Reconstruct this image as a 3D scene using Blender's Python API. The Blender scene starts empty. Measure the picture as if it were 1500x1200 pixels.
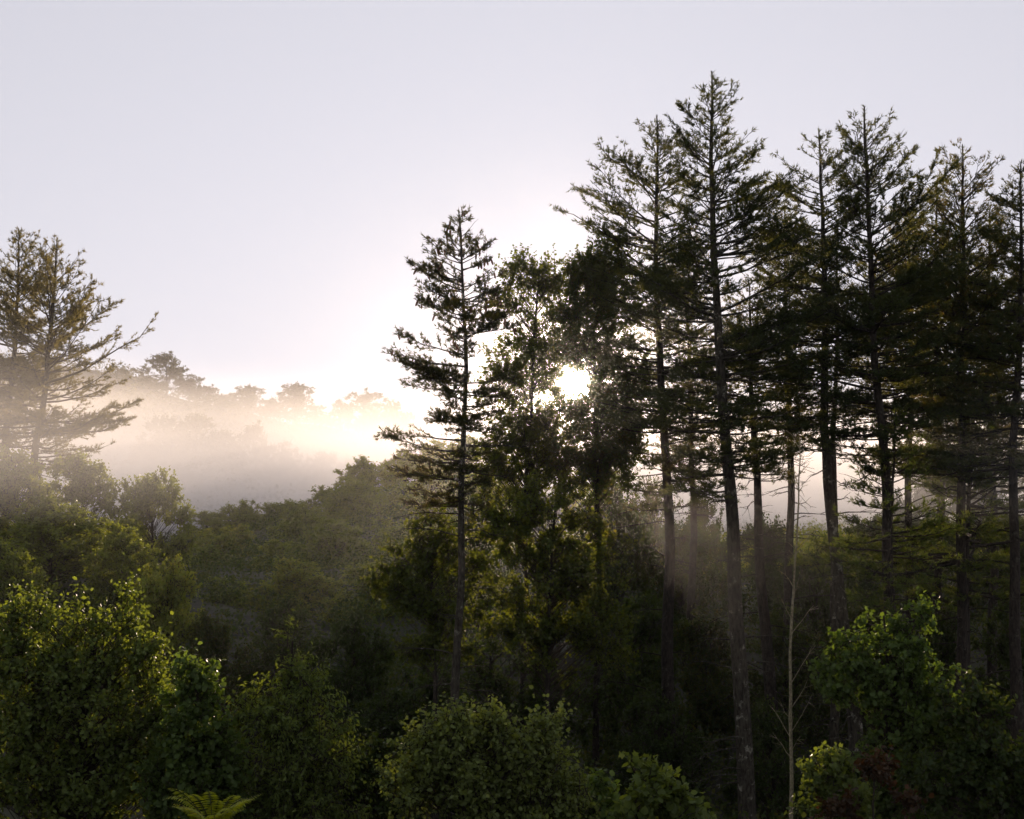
import bpy, bmesh, math, numpy as np
from mathutils import Vector, Matrix

S = bpy.context.scene
C = S.collection
R = math.radians
F = 2060.0                      # focal length of the photograph in its own pixels (1500 wide)
PITCH = math.atan(120.0 / F)

# ------------------------------------------------------------------ camera
cd = bpy.data.cameras.new('camera')
cam = bpy.data.objects.new('camera', cd)
C.objects.link(cam)
cam.location = (0, 0, 0)
cam.rotation_euler = (R(90) + PITCH, 0, 0)
cd.sensor_width = 36.0
cd.lens = 36.0 * F / 1500.0
cd.clip_start = 0.2
cd.clip_end = 6000
S.camera = cam


def W(px, py, depth):
    """point seen at photograph pixel px,py lying at ground distance depth (world y)"""
    cx, cz = (px - 750.0) / F, (600.0 - py) / F
    d = np.array([cx, math.cos(PITCH) - cz * math.sin(PITCH), math.sin(PITCH) + cz * math.cos(PITCH)])
    return d * (depth / d[1])


# ------------------------------------------------------------------ sun, sky, exposure
SUN_DIR = W(840, 562, 1.0)
SUN_DIR /= np.linalg.norm(SUN_DIR)
SUN_EL = math.asin(SUN_DIR[2])
SUN_AZ = math.atan2(SUN_DIR[0], SUN_DIR[1])     # clockwise from +Y
sl = bpy.data.lights.new('sun', 'SUN')
sl.energy = 5.0
sl.angle = R(0.53)
sl.color = (1.0, 0.76, 0.56)
so = bpy.data.objects.new('sun_light', sl)
C.objects.link(so)
so.rotation_euler = Vector(SUN_DIR).to_track_quat('Z', 'Y').to_euler()

w = bpy.data.worlds.new('World')
S.world = w
w.use_nodes = True
nt = w.node_tree
nt.nodes.clear()
sky = nt.nodes.new('ShaderNodeTexSky')
sky.sky_type = 'NISHITA'
sky.sun_disc = False
sky.sun_elevation = SUN_EL
sky.sun_rotation = SUN_AZ
sky.air_density = 1.0
sky.dust_density = 1.0
# thin high cloud: pale everywhere, brightest towards the sun, dimmer overhead and behind the viewer
bw = nt.nodes.new('ShaderNodeRGBToBW')
nt.links.new(sky.outputs[0], bw.inputs[0])
p1 = nt.nodes.new('ShaderNodeMath')
p1.operation = 'ADD'
p1.inputs[1].default_value = 0.75
nt.links.new(bw.outputs[0], p1.inputs[0])
p2 = nt.nodes.new('ShaderNodeMath')
p2.operation = 'DIVIDE'
nt.links.new(bw.outputs[0], p2.inputs[0])
nt.links.new(p1.outputs[0], p2.inputs[1])
veil = nt.nodes.new('ShaderNodeVectorMath')
veil.operation = 'SCALE'
veil.inputs[0].default_value = (8.15, 8.15, 9.2)
nt.links.new(p2.outputs[0], veil.inputs['Scale'])
mx = nt.nodes.new('ShaderNodeMix')
mx.data_type = 'RGBA'
mx.inputs[0].default_value = 0.98
AUREOLE = 110.0
bg = nt.nodes.new('ShaderNodeBackground')
bg.inputs[1].default_value = 0.05
wo = nt.nodes.new('ShaderNodeOutputWorld')
nt.links.new(sky.outputs[0], mx.inputs[6])
nt.links.new(veil.outputs[0], mx.inputs[7])
# the sun's own disc in the sky with the narrow warm aureole morning air gives it
tco = nt.nodes.new('ShaderNodeTexCoord')
dot = nt.nodes.new('ShaderNodeVectorMath')
dot.operation = 'DOT_PRODUCT'
nrm = nt.nodes.new('ShaderNodeVectorMath')
nrm.operation = 'NORMALIZE'
nt.links.new(tco.outputs['Generated'], nrm.inputs[0])
nt.links.new(nrm.outputs[0], dot.inputs[0])
dot.inputs[1].default_value = tuple(SUN_DIR)
acs = nt.nodes.new('ShaderNodeMath')
acs.operation = 'ARCCOSINE'
nt.links.new(dot.outputs['Value'], acs.inputs[0])


def sky_math(op, a, b=None):
    n = nt.nodes.new('ShaderNodeMath')
    n.operation = op
    for i, v in enumerate((a, b)):
        if v is None:
            continue
        if isinstance(v, (int, float)):
            n.inputs[i].default_value = v
        else:
            nt.links.new(v, n.inputs[i])
    return n.outputs[0]


g1 = sky_math('MULTIPLY', sky_math('POWER', 2.71828, sky_math('MULTIPLY', acs.outputs[0], -1.0 / R(.85))), AUREOLE)
dsc = sky_math('MULTIPLY', sky_math('LESS_THAN', acs.outputs[0], R(.30)), 1500.0)
ssc = nt.nodes.new('ShaderNodeVectorMath')
ssc.operation = 'SCALE'
ssc.inputs[0].default_value = (1.0, .74, .48)
nt.links.new(sky_math('ADD', g1, dsc), ssc.inputs['Scale'])
sadd = nt.nodes.new('ShaderNodeVectorMath')
sadd.operation = 'ADD'
nt.links.new(mx.outputs[2], sadd.inputs[0])
nt.links.new(ssc.outputs[0], sadd.inputs[1])
nt.links.new(sadd.outputs[0], bg.inputs[0])
nt.links.new(bg.outputs[0], wo.inputs[0])

S.view_settings.view_transform = 'Standard'
S.view_settings.look = 'None'
S.view_settings.gamma = 1.0
S.view_settings.exposure = 1.0
S.view_settings.use_curve_mapping = False
S.render.engine = 'CYCLES'
cy = S.cycles
cy.use_denoising = True
cy.max_bounces = 6
cy.diffuse_bounces = 2
cy.glossy_bounces = 1
cy.transmission_bounces = 3
cy.transparent_max_bounces = 8
cy.volume_bounces = 1
cy.sample_clamp_indirect = 3.0
cy.use_adaptive_sampling = True
cy.adaptive_threshold = 0.02

HAZE_PEAK = 0.000007
STAND_PEAK = 0.00019
HAZE_DENS, HAZE_G, HAZE_COL = 0.00008, 0.30, (0.93, 0.92, 0.93)
MIST_POOL = 1.3
MIST_DENS, MIST_G, MIST_TOP, MIST_SLOPE = 0.0125, 0.36, 4.5, 0.074

# ------------------------------------------------------------------ helpers
rng = np.random.default_rng(11)


def lin(c):
    return tuple(c) + (1.0,)


def norm(a):
    return a / np.maximum(np.linalg.norm(a, axis=-1, keepdims=True), 1e-9)


class MB:
    """collects triangles; every triangle has a tint and a material index"""
    def __init__(self):
        self.v, self.f, self.t, self.m, self.n = [], [], [], [], 0

    def add(self, v, f, tint=None, mat=0):
        v = np.asarray(v, float).reshape(-1, 3)
        f = np.asarray(f, int).reshape(-1, 3)
        self.v.append(v)
        self.f.append(f + self.n)
        self.t.append(np.full(len(f), .5) if tint is None else tint)
        self.m.append(np.full(len(f), mat))
        self.n += len(v)
        return self

    def mesh(self, name, mats, smooth=False):
        v = np.concatenate(self.v)
        f = np.concatenate(self.f)
        me = bpy.data.meshes.new(name)
        me.vertices.add(len(v))
        me.vertices.foreach_set('co', v.astype(np.float32).ravel())
        me.loops.add(len(f) * 3)
        me.loops.foreach_set('vertex_index', f.astype(np.int32).ravel())
        me.polygons.add(len(f))
        me.polygons.foreach_set('loop_start', np.arange(0, len(f) * 3, 3, dtype=np.int32))
        me.polygons.foreach_set('material_index', np.concatenate(self.m).astype(np.int32))
        if smooth:
            me.polygons.foreach_set('use_smooth', np.ones(len(f), bool))
        a = me.attributes.new('tint', 'FLOAT', 'FACE')
        a.data.foreach_set('value', np.concatenate(self.t).astype(np.float32))
        for m in mats:
            me.materials.append(m)
        me.update(calc_edges=True)
        return me


def link(name, me, parent=None, loc=None, kind=None):
    o = bpy.data.objects.new(name, me)
    C.objects.link(o)
    if parent is not None:
        o.parent = parent
    if loc is not None:
        o.location = loc
    if kind:
        o['kind'] = kind
    return o


def thing(name, label, cat, loc, group=None, rz=0.0, sc=None):
    o = bpy.data.objects.new(name, None)
    C.objects.link(o)
    o.empty_display_size = 0.3
    o.location = loc
    o.rotation_euler = (0, 0, rz)
    if sc is not None:
        o.scale = sc
    o['label'] = label
    o['category'] = cat
    if group:
        o['group'] = group
    return o


def copy_thing(src, label, loc, rz, sc, group=None):
    r = src.copy()
    C.objects.link(r)
    r.location = loc
    r.rotation_euler = (0, 0, rz)
    r.scale = sc
    r['label'] = label
    if group:
        r['group'] = group
    for ch in list(src.children):
        c = ch.copy()
        C.objects.link(c)
        c.parent = r
        for g in ch.children:
            d = g.copy()
            C.objects.link(d)
            d.parent = c
    return r


def tubes(mb, P, Rad, sides=3, mat=0, tint=.5):
    """P (M,n,3) polylines, Rad (M,n) radii"""
    P = np.asarray(P, float)
    Rad = np.asarray(Rad, float)
    if P.ndim == 2:
        P, Rad = P[None], Rad[None]
    M, n, _ = P.shape
    T = np.empty_like(P)
    T[:, 1:-1] = P[:, 2:] - P[:, :-2]
    T[:, 0] = P[:, 1] - P[:, 0]
    T[:, -1] = P[:, -1] - P[:, -2]
    T = norm(T)
    main = norm(P[:, -1] - P[:, 0])
    ref = np.where(np.abs(main[:, 2:3]) > .8, np.array([[1., 0, 0]]), np.array([[0., 0, 1.]]))
    A = norm(np.cross(T, ref[:, None, :]))
    B = np.cross(T, A)
    ang = np.arange(sides) * 2 * math.pi / sides
    ring = P[:, :, None, :] + Rad[:, :, None, None] * (A[:, :, None, :] * np.cos(ang)[None, None, :, None] + B[:, :, None, :] * np.sin(ang)[None, None, :, None])
    V = ring.reshape(-1, 3)
    idx = np.arange(M * n * sides).reshape(M, n, sides)
    a = idx[:, :-1]
    b = idx[:, 1:]
    a2 = np.roll(a, -1, 2)
    b2 = np.roll(b, -1, 2)
    Fc = np.concatenate([np.stack([a, a2, b2], -1).reshape(-1, 3), np.stack([a, b2, b], -1).reshape(-1, 3)])
    mb.add(V, Fc, np.full(len(Fc), tint), mat)


def twigs(mb, B, E, wid, mat=0):
    """fine twigs: two crossed tapering blades each"""
    D = norm(E - B)
    ref = np.where(np.abs(D[:, 2:3]) > .8, np.array([[1., 0, 0]]), np.array([[0., 0, 1.]]))
    a = norm(np.cross(D, ref)) * wid
    b = np.cross(D, norm(a)) * wid
    V = np.stack([B - a, B + a, E, B - b, B + b, E], 1).reshape(-1, 3)
    mb.add(V, np.arange(len(B) * 6).reshape(-1, 3), np.full(len(B) * 2, .5), mat)


LEAF = {
    'diamond': (np.array([[0, 0, 0], [-.5, .45, .10], [0, 1, 0], [.5, .45, .10]]), np.array([[0, 2, 1], [0, 3, 2]])),
    'oval': (np.array([[0, 0, 0], [-.42, .28, .10], [-.40, .66, .08], [0, 1, -.06], [.40, .66, .08], [.42, .28, .10], [0, .48, 0]]),
             np.array([[0, 6, 1], [1, 6, 2], [2, 6, 3], [0, 5, 6], [5, 4, 6], [4, 3, 6]])),
    'oval4': (np.array([[0, 0, 0], [-.44, .34, .11], [-.34, .74, .08], [0, 1, -.04], [.34, .74, .08], [.44, .34, .11]]),
              np.array([[0, 2, 1], [0, 3, 2], [0, 5, 4], [0, 4, 3]])),
    'lobed': (np.array([[0, 0, 0], [-.52, .30, .10], [-.26, .52, .03], [-.40, .86, .08], [0, .80, -.02], [.40, .86, .08], [.26, .52, .03], [.52, .30, .10]]),
              np.array([[0, 2, 1], [0, 4, 2], [2, 4, 3], [0, 7, 6], [0, 6, 4], [6, 5, 4]])),
}


def leaf_frames(D, N, rg):
    Y = norm(D)
    X = norm(np.cross(Y, N))
    Z = np.cross(X, Y)
    return X, Y, Z


def leaves(mb, B, D, N, L, Wd, shape='diamond', mat=0, rg=rng, tint=None):
    tv, tf = LEAF[shape]
    X, Y, Z = leaf_frames(D, N, rg)
    L = np.broadcast_to(L, (len(B),))[:, None, None]
    V = B[:, None, :] + L * (X[:, None, :] * tv[None, :, 0:1] * Wd + Y[:, None, :] * tv[None, :, 1:2] + Z[:, None, :] * tv[None, :, 2:3])
    k = len(tv)
    Fc = (np.arange(len(B))[:, None, None] * k + tf[None]).reshape(-1, 3)
    if tint is None:
        tint = rg.random(len(B))
    mb.add(V.reshape(-1, 3), Fc, np.repeat(tint, len(tf)), mat)


def needles(mb, B, D, L, k=7, spread=.75, wid=.022, mat=0, rg=rng, back=.25):
    """tufts of needle blades; B bases (N,3), D twig directions, L lengths (N,)"""
    n = len(B)
    D = norm(D)
    dd = norm(D[:, None, :] + rg.normal(0, spread, (n, k, 3)))
    LL = (L[:, None] * rg.uniform(.65, 1.1, (n, k)))[..., None]
    base = B[:, None, :] + D[:, None, :] * (rg.uniform(-1, .6, (n, k, 1)) * back * L[:, None, None])
    side = norm(np.cross(dd, rg.normal(0, 1, (n, k, 3)))) * wid * .5
    V = np.stack([base - side, base + side, base + dd * LL], 2).reshape(-1, 3)
    Fc = np.arange(n * k * 3).reshape(-1, 3)
    mb.add(V, Fc, np.repeat(rg.random(n), k), mat)


# ------------------------------------------------------------------ materials
def mat_leaf(name, col, trans, var=.35, rough=.5, tfac=.42, warm=None, spec=.25):
    m = bpy.data.materials.new(name)
    m.use_nodes = True
    t = m.node_tree
    t.nodes.clear()
    out = t.nodes.new('ShaderNodeOutputMaterial')
    at = t.nodes.new('ShaderNodeAttribute')
    at.attribute_name = 'tint'
    oi = t.nodes.new('ShaderNodeObjectInfo')
    ad = t.nodes.new('ShaderNodeMath')
    ad.operation = 'MULTIPLY_ADD'
    t.links.new(oi.outputs['Random'], ad.inputs[0])
    ad.inputs[1].default_value = .45
    sc = t.nodes.new('ShaderNodeMath')
    sc.operation = 'MULTIPLY'
    t.links.new(at.outputs['Fac'], sc.inputs[0])
    sc.inputs[1].default_value = .55
    t.links.new(sc.outputs[0], ad.inputs[2])
    rp = t.nodes.new('ShaderNodeValToRGB')
    e = rp.color_ramp.elements
    c = np.array(col)
    wm = np.array(warm if warm is not None else (c[0] * 1.9, c[1] * 1.45, c[2]))
    e[0].position, e[0].color = 0.0, lin(c * (1 - var))
    e[1].position, e[1].color = 1.0, lin(wm)
    m1 = rp.color_ramp.elements.new(.6)
    m1.color = lin(c * (1 + var * .4))
    t.links.new(ad.outputs[0], rp.inputs[0])
    pb = t.nodes.new('ShaderNodeBsdfPrincipled')
    t.links.new(rp.outputs[0], pb.inputs['Base Color'])
    pb.inputs['Roughness'].default_value = rough
    pb.inputs['Specular IOR Level'].default_value = spec
    tr = t.nodes.new('ShaderNodeBsdfTranslucent')
    mm = t.nodes.new('ShaderNodeMix')
    mm.data_type = 'RGBA'
    mm.blend_type = 'MULTIPLY'
    mm.inputs[0].default_value = 1.0
    t.links.new(rp.outputs[0], mm.inputs[6])
    mm.inputs[7].default_value = lin(trans)
    t.links.new(mm.outputs[2], tr.inputs[0])
    ms = t.nodes.new('ShaderNodeMixShader')
    ms.inputs[0].default_value = tfac
    t.links.new(pb.outputs[0], ms.inputs[1])
    t.links.new(tr.outputs[0], ms.inputs[2])
    t.links.new(ms.outputs[0], out.inputs[0])
    return m


def mat_bark(name, c0, c1, c2, scale=6.0, zs=.35, lichen=.0):
    m = bpy.data.materials.new(name)
    m.use_nodes = True
    t = m.node_tree
    pb = t.nodes['Principled BSDF']
    pb.inputs['Roughness'].default_value = .9
    pb.inputs['Specular IOR Level'].default_value = .15
    tc = t.nodes.new('ShaderNodeTexCoord')
    mp = t.nodes.new('ShaderNodeMapping')
    mp.inputs['Scale'].default_value = (1, 1, zs)
    t.links.new(tc.outputs['Object'], mp.inputs[0])
    n1 = t.nodes.new('ShaderNodeTexNoise')
    n1.inputs['Scale'].default_value = scale * 2
    n1.inputs['Detail'].default_value = 6
    t.links.new(mp.outputs[0], n1.inputs[0])
    vo = t.nodes.new('ShaderNodeTexVoronoi')
    vo.feature = 'DISTANCE_TO_EDGE'
    vo.inputs['Scale'].default_value = scale * 1.6
    t.links.new(mp.outputs[0], vo.inputs[0])
    rp = t.nodes.new('ShaderNodeValToRGB')
    e = rp.color_ramp.elements
    e[0].position, e[0].color = .3, lin(c0)
    e[1].position, e[1].color = .62, lin(c1)
    t.links.new(n1.outputs[0], rp.inputs[0])
    n2 = t.nodes.new('ShaderNodeTexNoise')
    n2.inputs['Scale'].default_value = 3.1
    n2.inputs['Detail'].default_value = 8
    n2.inputs['Roughness'].default_value = .7
    t.links.new(tc.outputs['Object'], n2.inputs[0])
    r2 = t.nodes.new('ShaderNodeValToRGB')
    r2.color_ramp.elements[0].position = .56
    r2.color_ramp.elements[1].position = .66
    t.links.new(n2.outputs[0], r2.inputs[0])
    ml = t.nodes.new('ShaderNodeMath')
    ml.operation = 'MULTIPLY'
    ml.inputs[1].default_value = lichen
    t.links.new(r2.outputs[0], ml.inputs[0])
    mxx = t.nodes.new('ShaderNodeMix')
    mxx.data_type = 'RGBA'
    t.links.new(ml.outputs[0], mxx.inputs[0])
    t.links.new(rp.outputs[0], mxx.inputs[6])
    mxx.inputs[7].default_value = lin(c2)
    t.links.new(mxx.outputs[2], pb.inputs['Base Color'])
    bp = t.nodes.new('ShaderNodeBump')
    bp.inputs['Strength'].default_value = .8
    bp.inputs['Distance'].default_value = .03
    r3 = t.nodes.new('ShaderNodeMath')
    r3.operation = 'MULTIPLY_ADD'
    t.links.new(vo.outputs[0], r3.inputs[0])
    r3.inputs[1].default_value = 1.5
    t.links.new(n1.outputs[0], r3.inputs[2])
    t.links.new(r3.outputs[0], bp.inputs['Height'])
    t.links.new(bp.outputs[0], pb.inputs['Normal'])
    return m


M_needle = mat_leaf('pine_needles', (.026, .052, .022), (4.6, 2.3, .85), tfac=.5, warm=(.045, .052, .018), rough=.55)
M_needle_l = mat_leaf('sunlit_tone_needles', (.075, .080, .030), (3.0, 2.3, 1.2), tfac=.5, warm=(.19, .16, .07), rough=.55)  # golden backlight on the left pines is put into this lighter needle colour
M_needle_brown = mat_leaf('sparse_pine_needles', (.028, .040, .016), (3.4, 2.2, .85), tfac=.5, warm=(.07, .045, .018))
M_needle_b = mat_leaf('lit_bough_needles', (.045, .075, .022), (3.0, 2.3, .8), tfac=.5, warm=(.10, .12, .03), rough=.55)  # lighter needle copy: light of the beam on the boughs painted in
M_leaf_fg = mat_leaf('poplar_leaves', (.082, .114, .030), (2.4, 2.1, .6), var=.5, tfac=.42, warm=(.16, .20, .038), rough=.55, spec=.22)
M_leaf_fg2 = mat_leaf('sapling_leaves', (.068, .105, .028), (2.2, 2.1, .6), var=.5, tfac=.42, warm=(.12, .155, .032), rough=.55, spec=.22)
M_leaf_grey = mat_leaf('pale_shrub_leaves', (.13, .165, .050), (2.2, 2.0, .6), var=.5, tfac=.42, warm=(.28, .29, .06), rough=.55, spec=.22)
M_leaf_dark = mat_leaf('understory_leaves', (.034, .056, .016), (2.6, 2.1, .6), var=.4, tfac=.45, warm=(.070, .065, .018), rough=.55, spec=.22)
M_leaf_gold = mat_leaf('golden_leaves', (.055, .080, .016), (2.7, 2.1, .5), var=.45, tfac=.5, warm=(.13, .12, .02), rough=.55, spec=.22)
M_leaf_mid = mat_leaf('slope_leaves', (.125, .165, .036), (2.4, 2.0, .6), var=.4, tfac=.5, warm=(.19, .19, .045), rough=.45)
M_leaf_far = mat_leaf('far_leaves', (.05, .06, .03), (2.2, 1.8, .8), var=.3, tfac=.4, rough=.6, spec=.15)
M_frond = mat_leaf('yellow_fronds', (.20, .24, .02), (2.6, 2.3, .5), var=.3, tfac=.45, warm=(.34, .32, .03))
M_red = mat_leaf('red_brown_leaves', (.050, .030, .012), (2.2, 1.4, .6), var=.4, tfac=.4, warm=(.10, .040, .012))
M_bark = mat_bark('pine_bark', (.014, .011, .008), (.062, .055, .040), (.26, .25, .20), 6, .35, .9)
M_bark_dk = mat_bark('dark_bark', (.012, .010, .008), (.045, .036, .028), (.16, .15, .12), 7, .35, .4)
M_bark_lt = mat_bark('lit_sapling_bark', (.12, .105, .06), (.30, .26, .16), (.40, .38, .28), 12, .6, .6)  # brightness of the lit stem is put into the bark colour
M_twig = mat_bark('twig_bark', (.03, .024, .018), (.07, .055, .04), (.1, .1, .08), 20, 1, 0)
M_cone = mat_bark('cone_scales', (.06, .032, .018), (.14, .075, .04), (.1, .1, .08), 30, 1, 0)

m = bpy.data.materials.new('forest_floor')
m.use_nodes = True
t = m.node_tree
pb = t.nodes['Principled BSDF']
pb.inputs['Roughness'].default_value = .95
tc = t.nodes.new('ShaderNodeTexCoord')
n1 = t.nodes.new('ShaderNodeTexNoise')
n1.inputs['Scale'].default_value = .6
n1.inputs['Detail'].default_value = 9
t.links.new(tc.outputs['Object'], n1.inputs[0])
rp = t.nodes.new('ShaderNodeValToRGB')
rp.color_ramp.elements[0].position, rp.color_ramp.elements[0].color = .35, (.016, .013, .008, 1)
rp.color_ramp.elements[1].position, rp.color_ramp.elements[1].color = .7, (.035, .040, .014, 1)
t.links.new(n1.outputs[0], rp.inputs[0])
t.links.new(rp.outputs[0], pb.inputs['Base Color'])
bp = t.nodes.new('ShaderNodeBump')
bp.inputs['Distance'].default_value = .2
t.links.new(n1.outputs[0], bp.inputs['Height'])
t.links.new(bp.outputs[0], pb.inputs['Normal'])
M_ground = m

# ------------------------------------------------------------------ terrain
TU = np.array([-1500, -500, 0, 150, 290, 450, 600, 640, 850, 1000, 1200, 1400, 1900, 3000.])
TD = np.array([0, 12, 25, 45, 60, 80, 100, 185, 215, 330, 450, 700, 800, 1100.])
TZ = np.array([
    [-1.7] * 14,
    [-6.] * 14,
    [-10.5] * 14,
    [-14, -14, -14, -14, -14, -14.5, -14.5, -14.5, -14.5, -14.5, -14.5, -14, -13, -12],
    [-10, -10, -10, -10, -10.5, -11, -12, -12, -13, -13, -12.5, -12, -11, -10],
    [-4, -5, -5, -5.5, -7.5, -8.2, -7.7, -7.6, -8, -10, -9, -8, -6, -4],
    [-4, -5, -6, -6.5, -7.2, -6.8, -5.8, -5.5, -6, -7.5, -7.0, -6.5, -4, -2],
    [-4, -5, -6, -6.5, -6.5, -3.4, .8, 2.2, -1, -7.5, -7.5, -6.5, -4, 0],
    [-9, -10, -12, -12, -12, -10, -8.5, -8, -9, -12, -12, -11, -8, -4],
    [8, 6, 1, 2.5, 4, -3, -6, -8, -8, -9, -9, -6, 0, 5],
    [34, 31, 28, 24, 18, 8, 0, -6, -8, -8, -7, -4, 6, 14],
    [84, 78, 66, 60, 43, 33, 24, 8, -2, 0, 2, 6, 22, 34],
    [84, 78, 66, 58, 40, 30, 20, 6, -2, 0, 2, 6, 22, 34],
    [10] * 14])


def smooth(f):
    return f * f * (3 - 2 * f)


def vnoise(x, y, s=0):
    xi, yi = np.floor(x), np.floor(y)
    fx, fy = smooth(x - xi), smooth(y - yi)

    def h(a, b):
        q = np.sin(a * 127.1 + b * 311.7 + s * 74.7) * 43758.5453
        return q - np.floor(q)
    return (h(xi, yi) * (1 - fx) + h(xi + 1, yi) * fx) * (1 - fy) + (h(xi, yi + 1) * (1 - fx) + h(xi + 1, yi + 1) * fx) * fy


def ground(x, y):
    x = np.asarray(x, float)
    y = np.asarray(y, float)
    u = np.clip(x / np.maximum(y, 12) * F + 750, TU[0], TU[-1] - 1)
    d = np.clip(y, 0, 1099)
    i = np.clip(np.searchsorted(TU, u, side='right') - 1, 0, len(TU) - 2)
    j = np.clip(np.searchsorted(TD, d, side='right') - 1, 0, len(TD) - 2)
    fu = smooth((u - TU[i]) / (TU[i + 1] - TU[i]))
    fd = (d - TD[j]) / (TD[j + 1] - TD[j])
    fd = np.where(d < 12, fd, .5 * fd + .5 * smooth(fd))
    z = (TZ[j, i] * (1 - fu) + TZ[j, i + 1] * fu) * (1 - fd) + (TZ[j + 1, i] * (1 - fu) + TZ[j + 1, i + 1] * fu) * fd
    amp = np.clip(y / 60, 0.1, 1.5)
    return z + (vnoise(x / 7, y / 7, 1) - .5) * amp + (vnoise(x / 2.3, y / 2.3, 2) - .5) * .25


gx = np.unique(np.concatenate([np.linspace(-900, -150, 40), np.linspace(-150, 150, 170), np.linspace(150, 900, 40)]))
gy = np.unique(np.concatenate([np.linspace(-300, -10, 12), np.linspace(-10, 200, 110), np.linspace(200, 820, 90), np.linspace(820, 1200, 12)]))
GX, GY = np.meshgrid(gx, gy)
GZ = ground(GX, GY)
V = np.stack([GX, GY, GZ], -1).reshape(-1, 3)
idx = np.arange(len(V)).reshape(GX.shape)
a, b, c_, d_ = idx[:-1, :-1], idx[:-1, 1:], idx[1:, 1:], idx[1:, :-1]
mb = MB()
mb.add(V, np.concatenate([np.stack([a, b, c_], -1).reshape(-1, 3), np.stack([a, c_, d_], -1).reshape(-1, 3)]))
link('ground', mb.mesh('ground', [M_ground], True), kind='structure')

# ------------------------------------------------------------------ haze
def vol_mat(name, dens, g, col):
    m = bpy.data.materials.new(name)
    m.use_nodes = True
    t = m.node_tree
    t.nodes.clear()
    out = t.nodes.new('ShaderNodeOutputMaterial')
    v = t.nodes.new('ShaderNodeVolumePrincipled')
    v.inputs['Color'].default_value = lin(col)
    v.inputs['Density'].default_value = dens
    v.inputs['Anisotropy'].default_value = g
    t.links.new(v.outputs[0], out.inputs['Volume'])
    return m


def prism(name, pts, z0, z1, mat):
    n = len(pts)
    me = bpy.data.meshes.new(name)
    vs = [(x, y, z0) for x, y in pts] + [(x, y, z1) for x, y in pts]
    fs = [tuple(range(n))[::-1], tuple(range(n, 2 * n))] + [(i, (i + 1) % n, n + (i + 1) % n, n + i) for i in range(n)]
    me.from_pydata(vs, [], fs)
    me.materials.append(mat)
    return link(name, me, kind='stuff')


def haze_material():
    m = vol_mat('haze_air', HAZE_DENS, HAZE_G, HAZE_COL)
    t = m.node_tree
    a1 = [n for n in t.nodes if n.bl_idname == 'ShaderNodeVolumePrincipled'][0]
    a2 = t.nodes.new('ShaderNodeVolumePrincipled')
    a2.inputs['Color'].default_value = lin(HAZE_COL)
    a2.inputs['Density'].default_value = HAZE_PEAK  # extra forward lobe, added for the glow near the sun
    a2.inputs['Anisotropy'].default_value = .955
    ad = t.nodes.new('ShaderNodeAddShader')
    t.links.new(a1.outputs[0], ad.inputs[0])
    t.links.new(a2.outputs[0], ad.inputs[1])
    out = [n for n in t.nodes if n.bl_idname == 'ShaderNodeOutputMaterial'][0]
    t.links.new(ad.outputs[0], out.inputs['Volume'])
    return m


hz = prism('haze', [(-905, -305), (905, -305), (905, 1205), (-905, 1205)], -17.5, 84, haze_material())
hz['label'] = 'thin pale morning haze filling the air over the whole wooded valley'
hz['category'] = 'haze'


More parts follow.
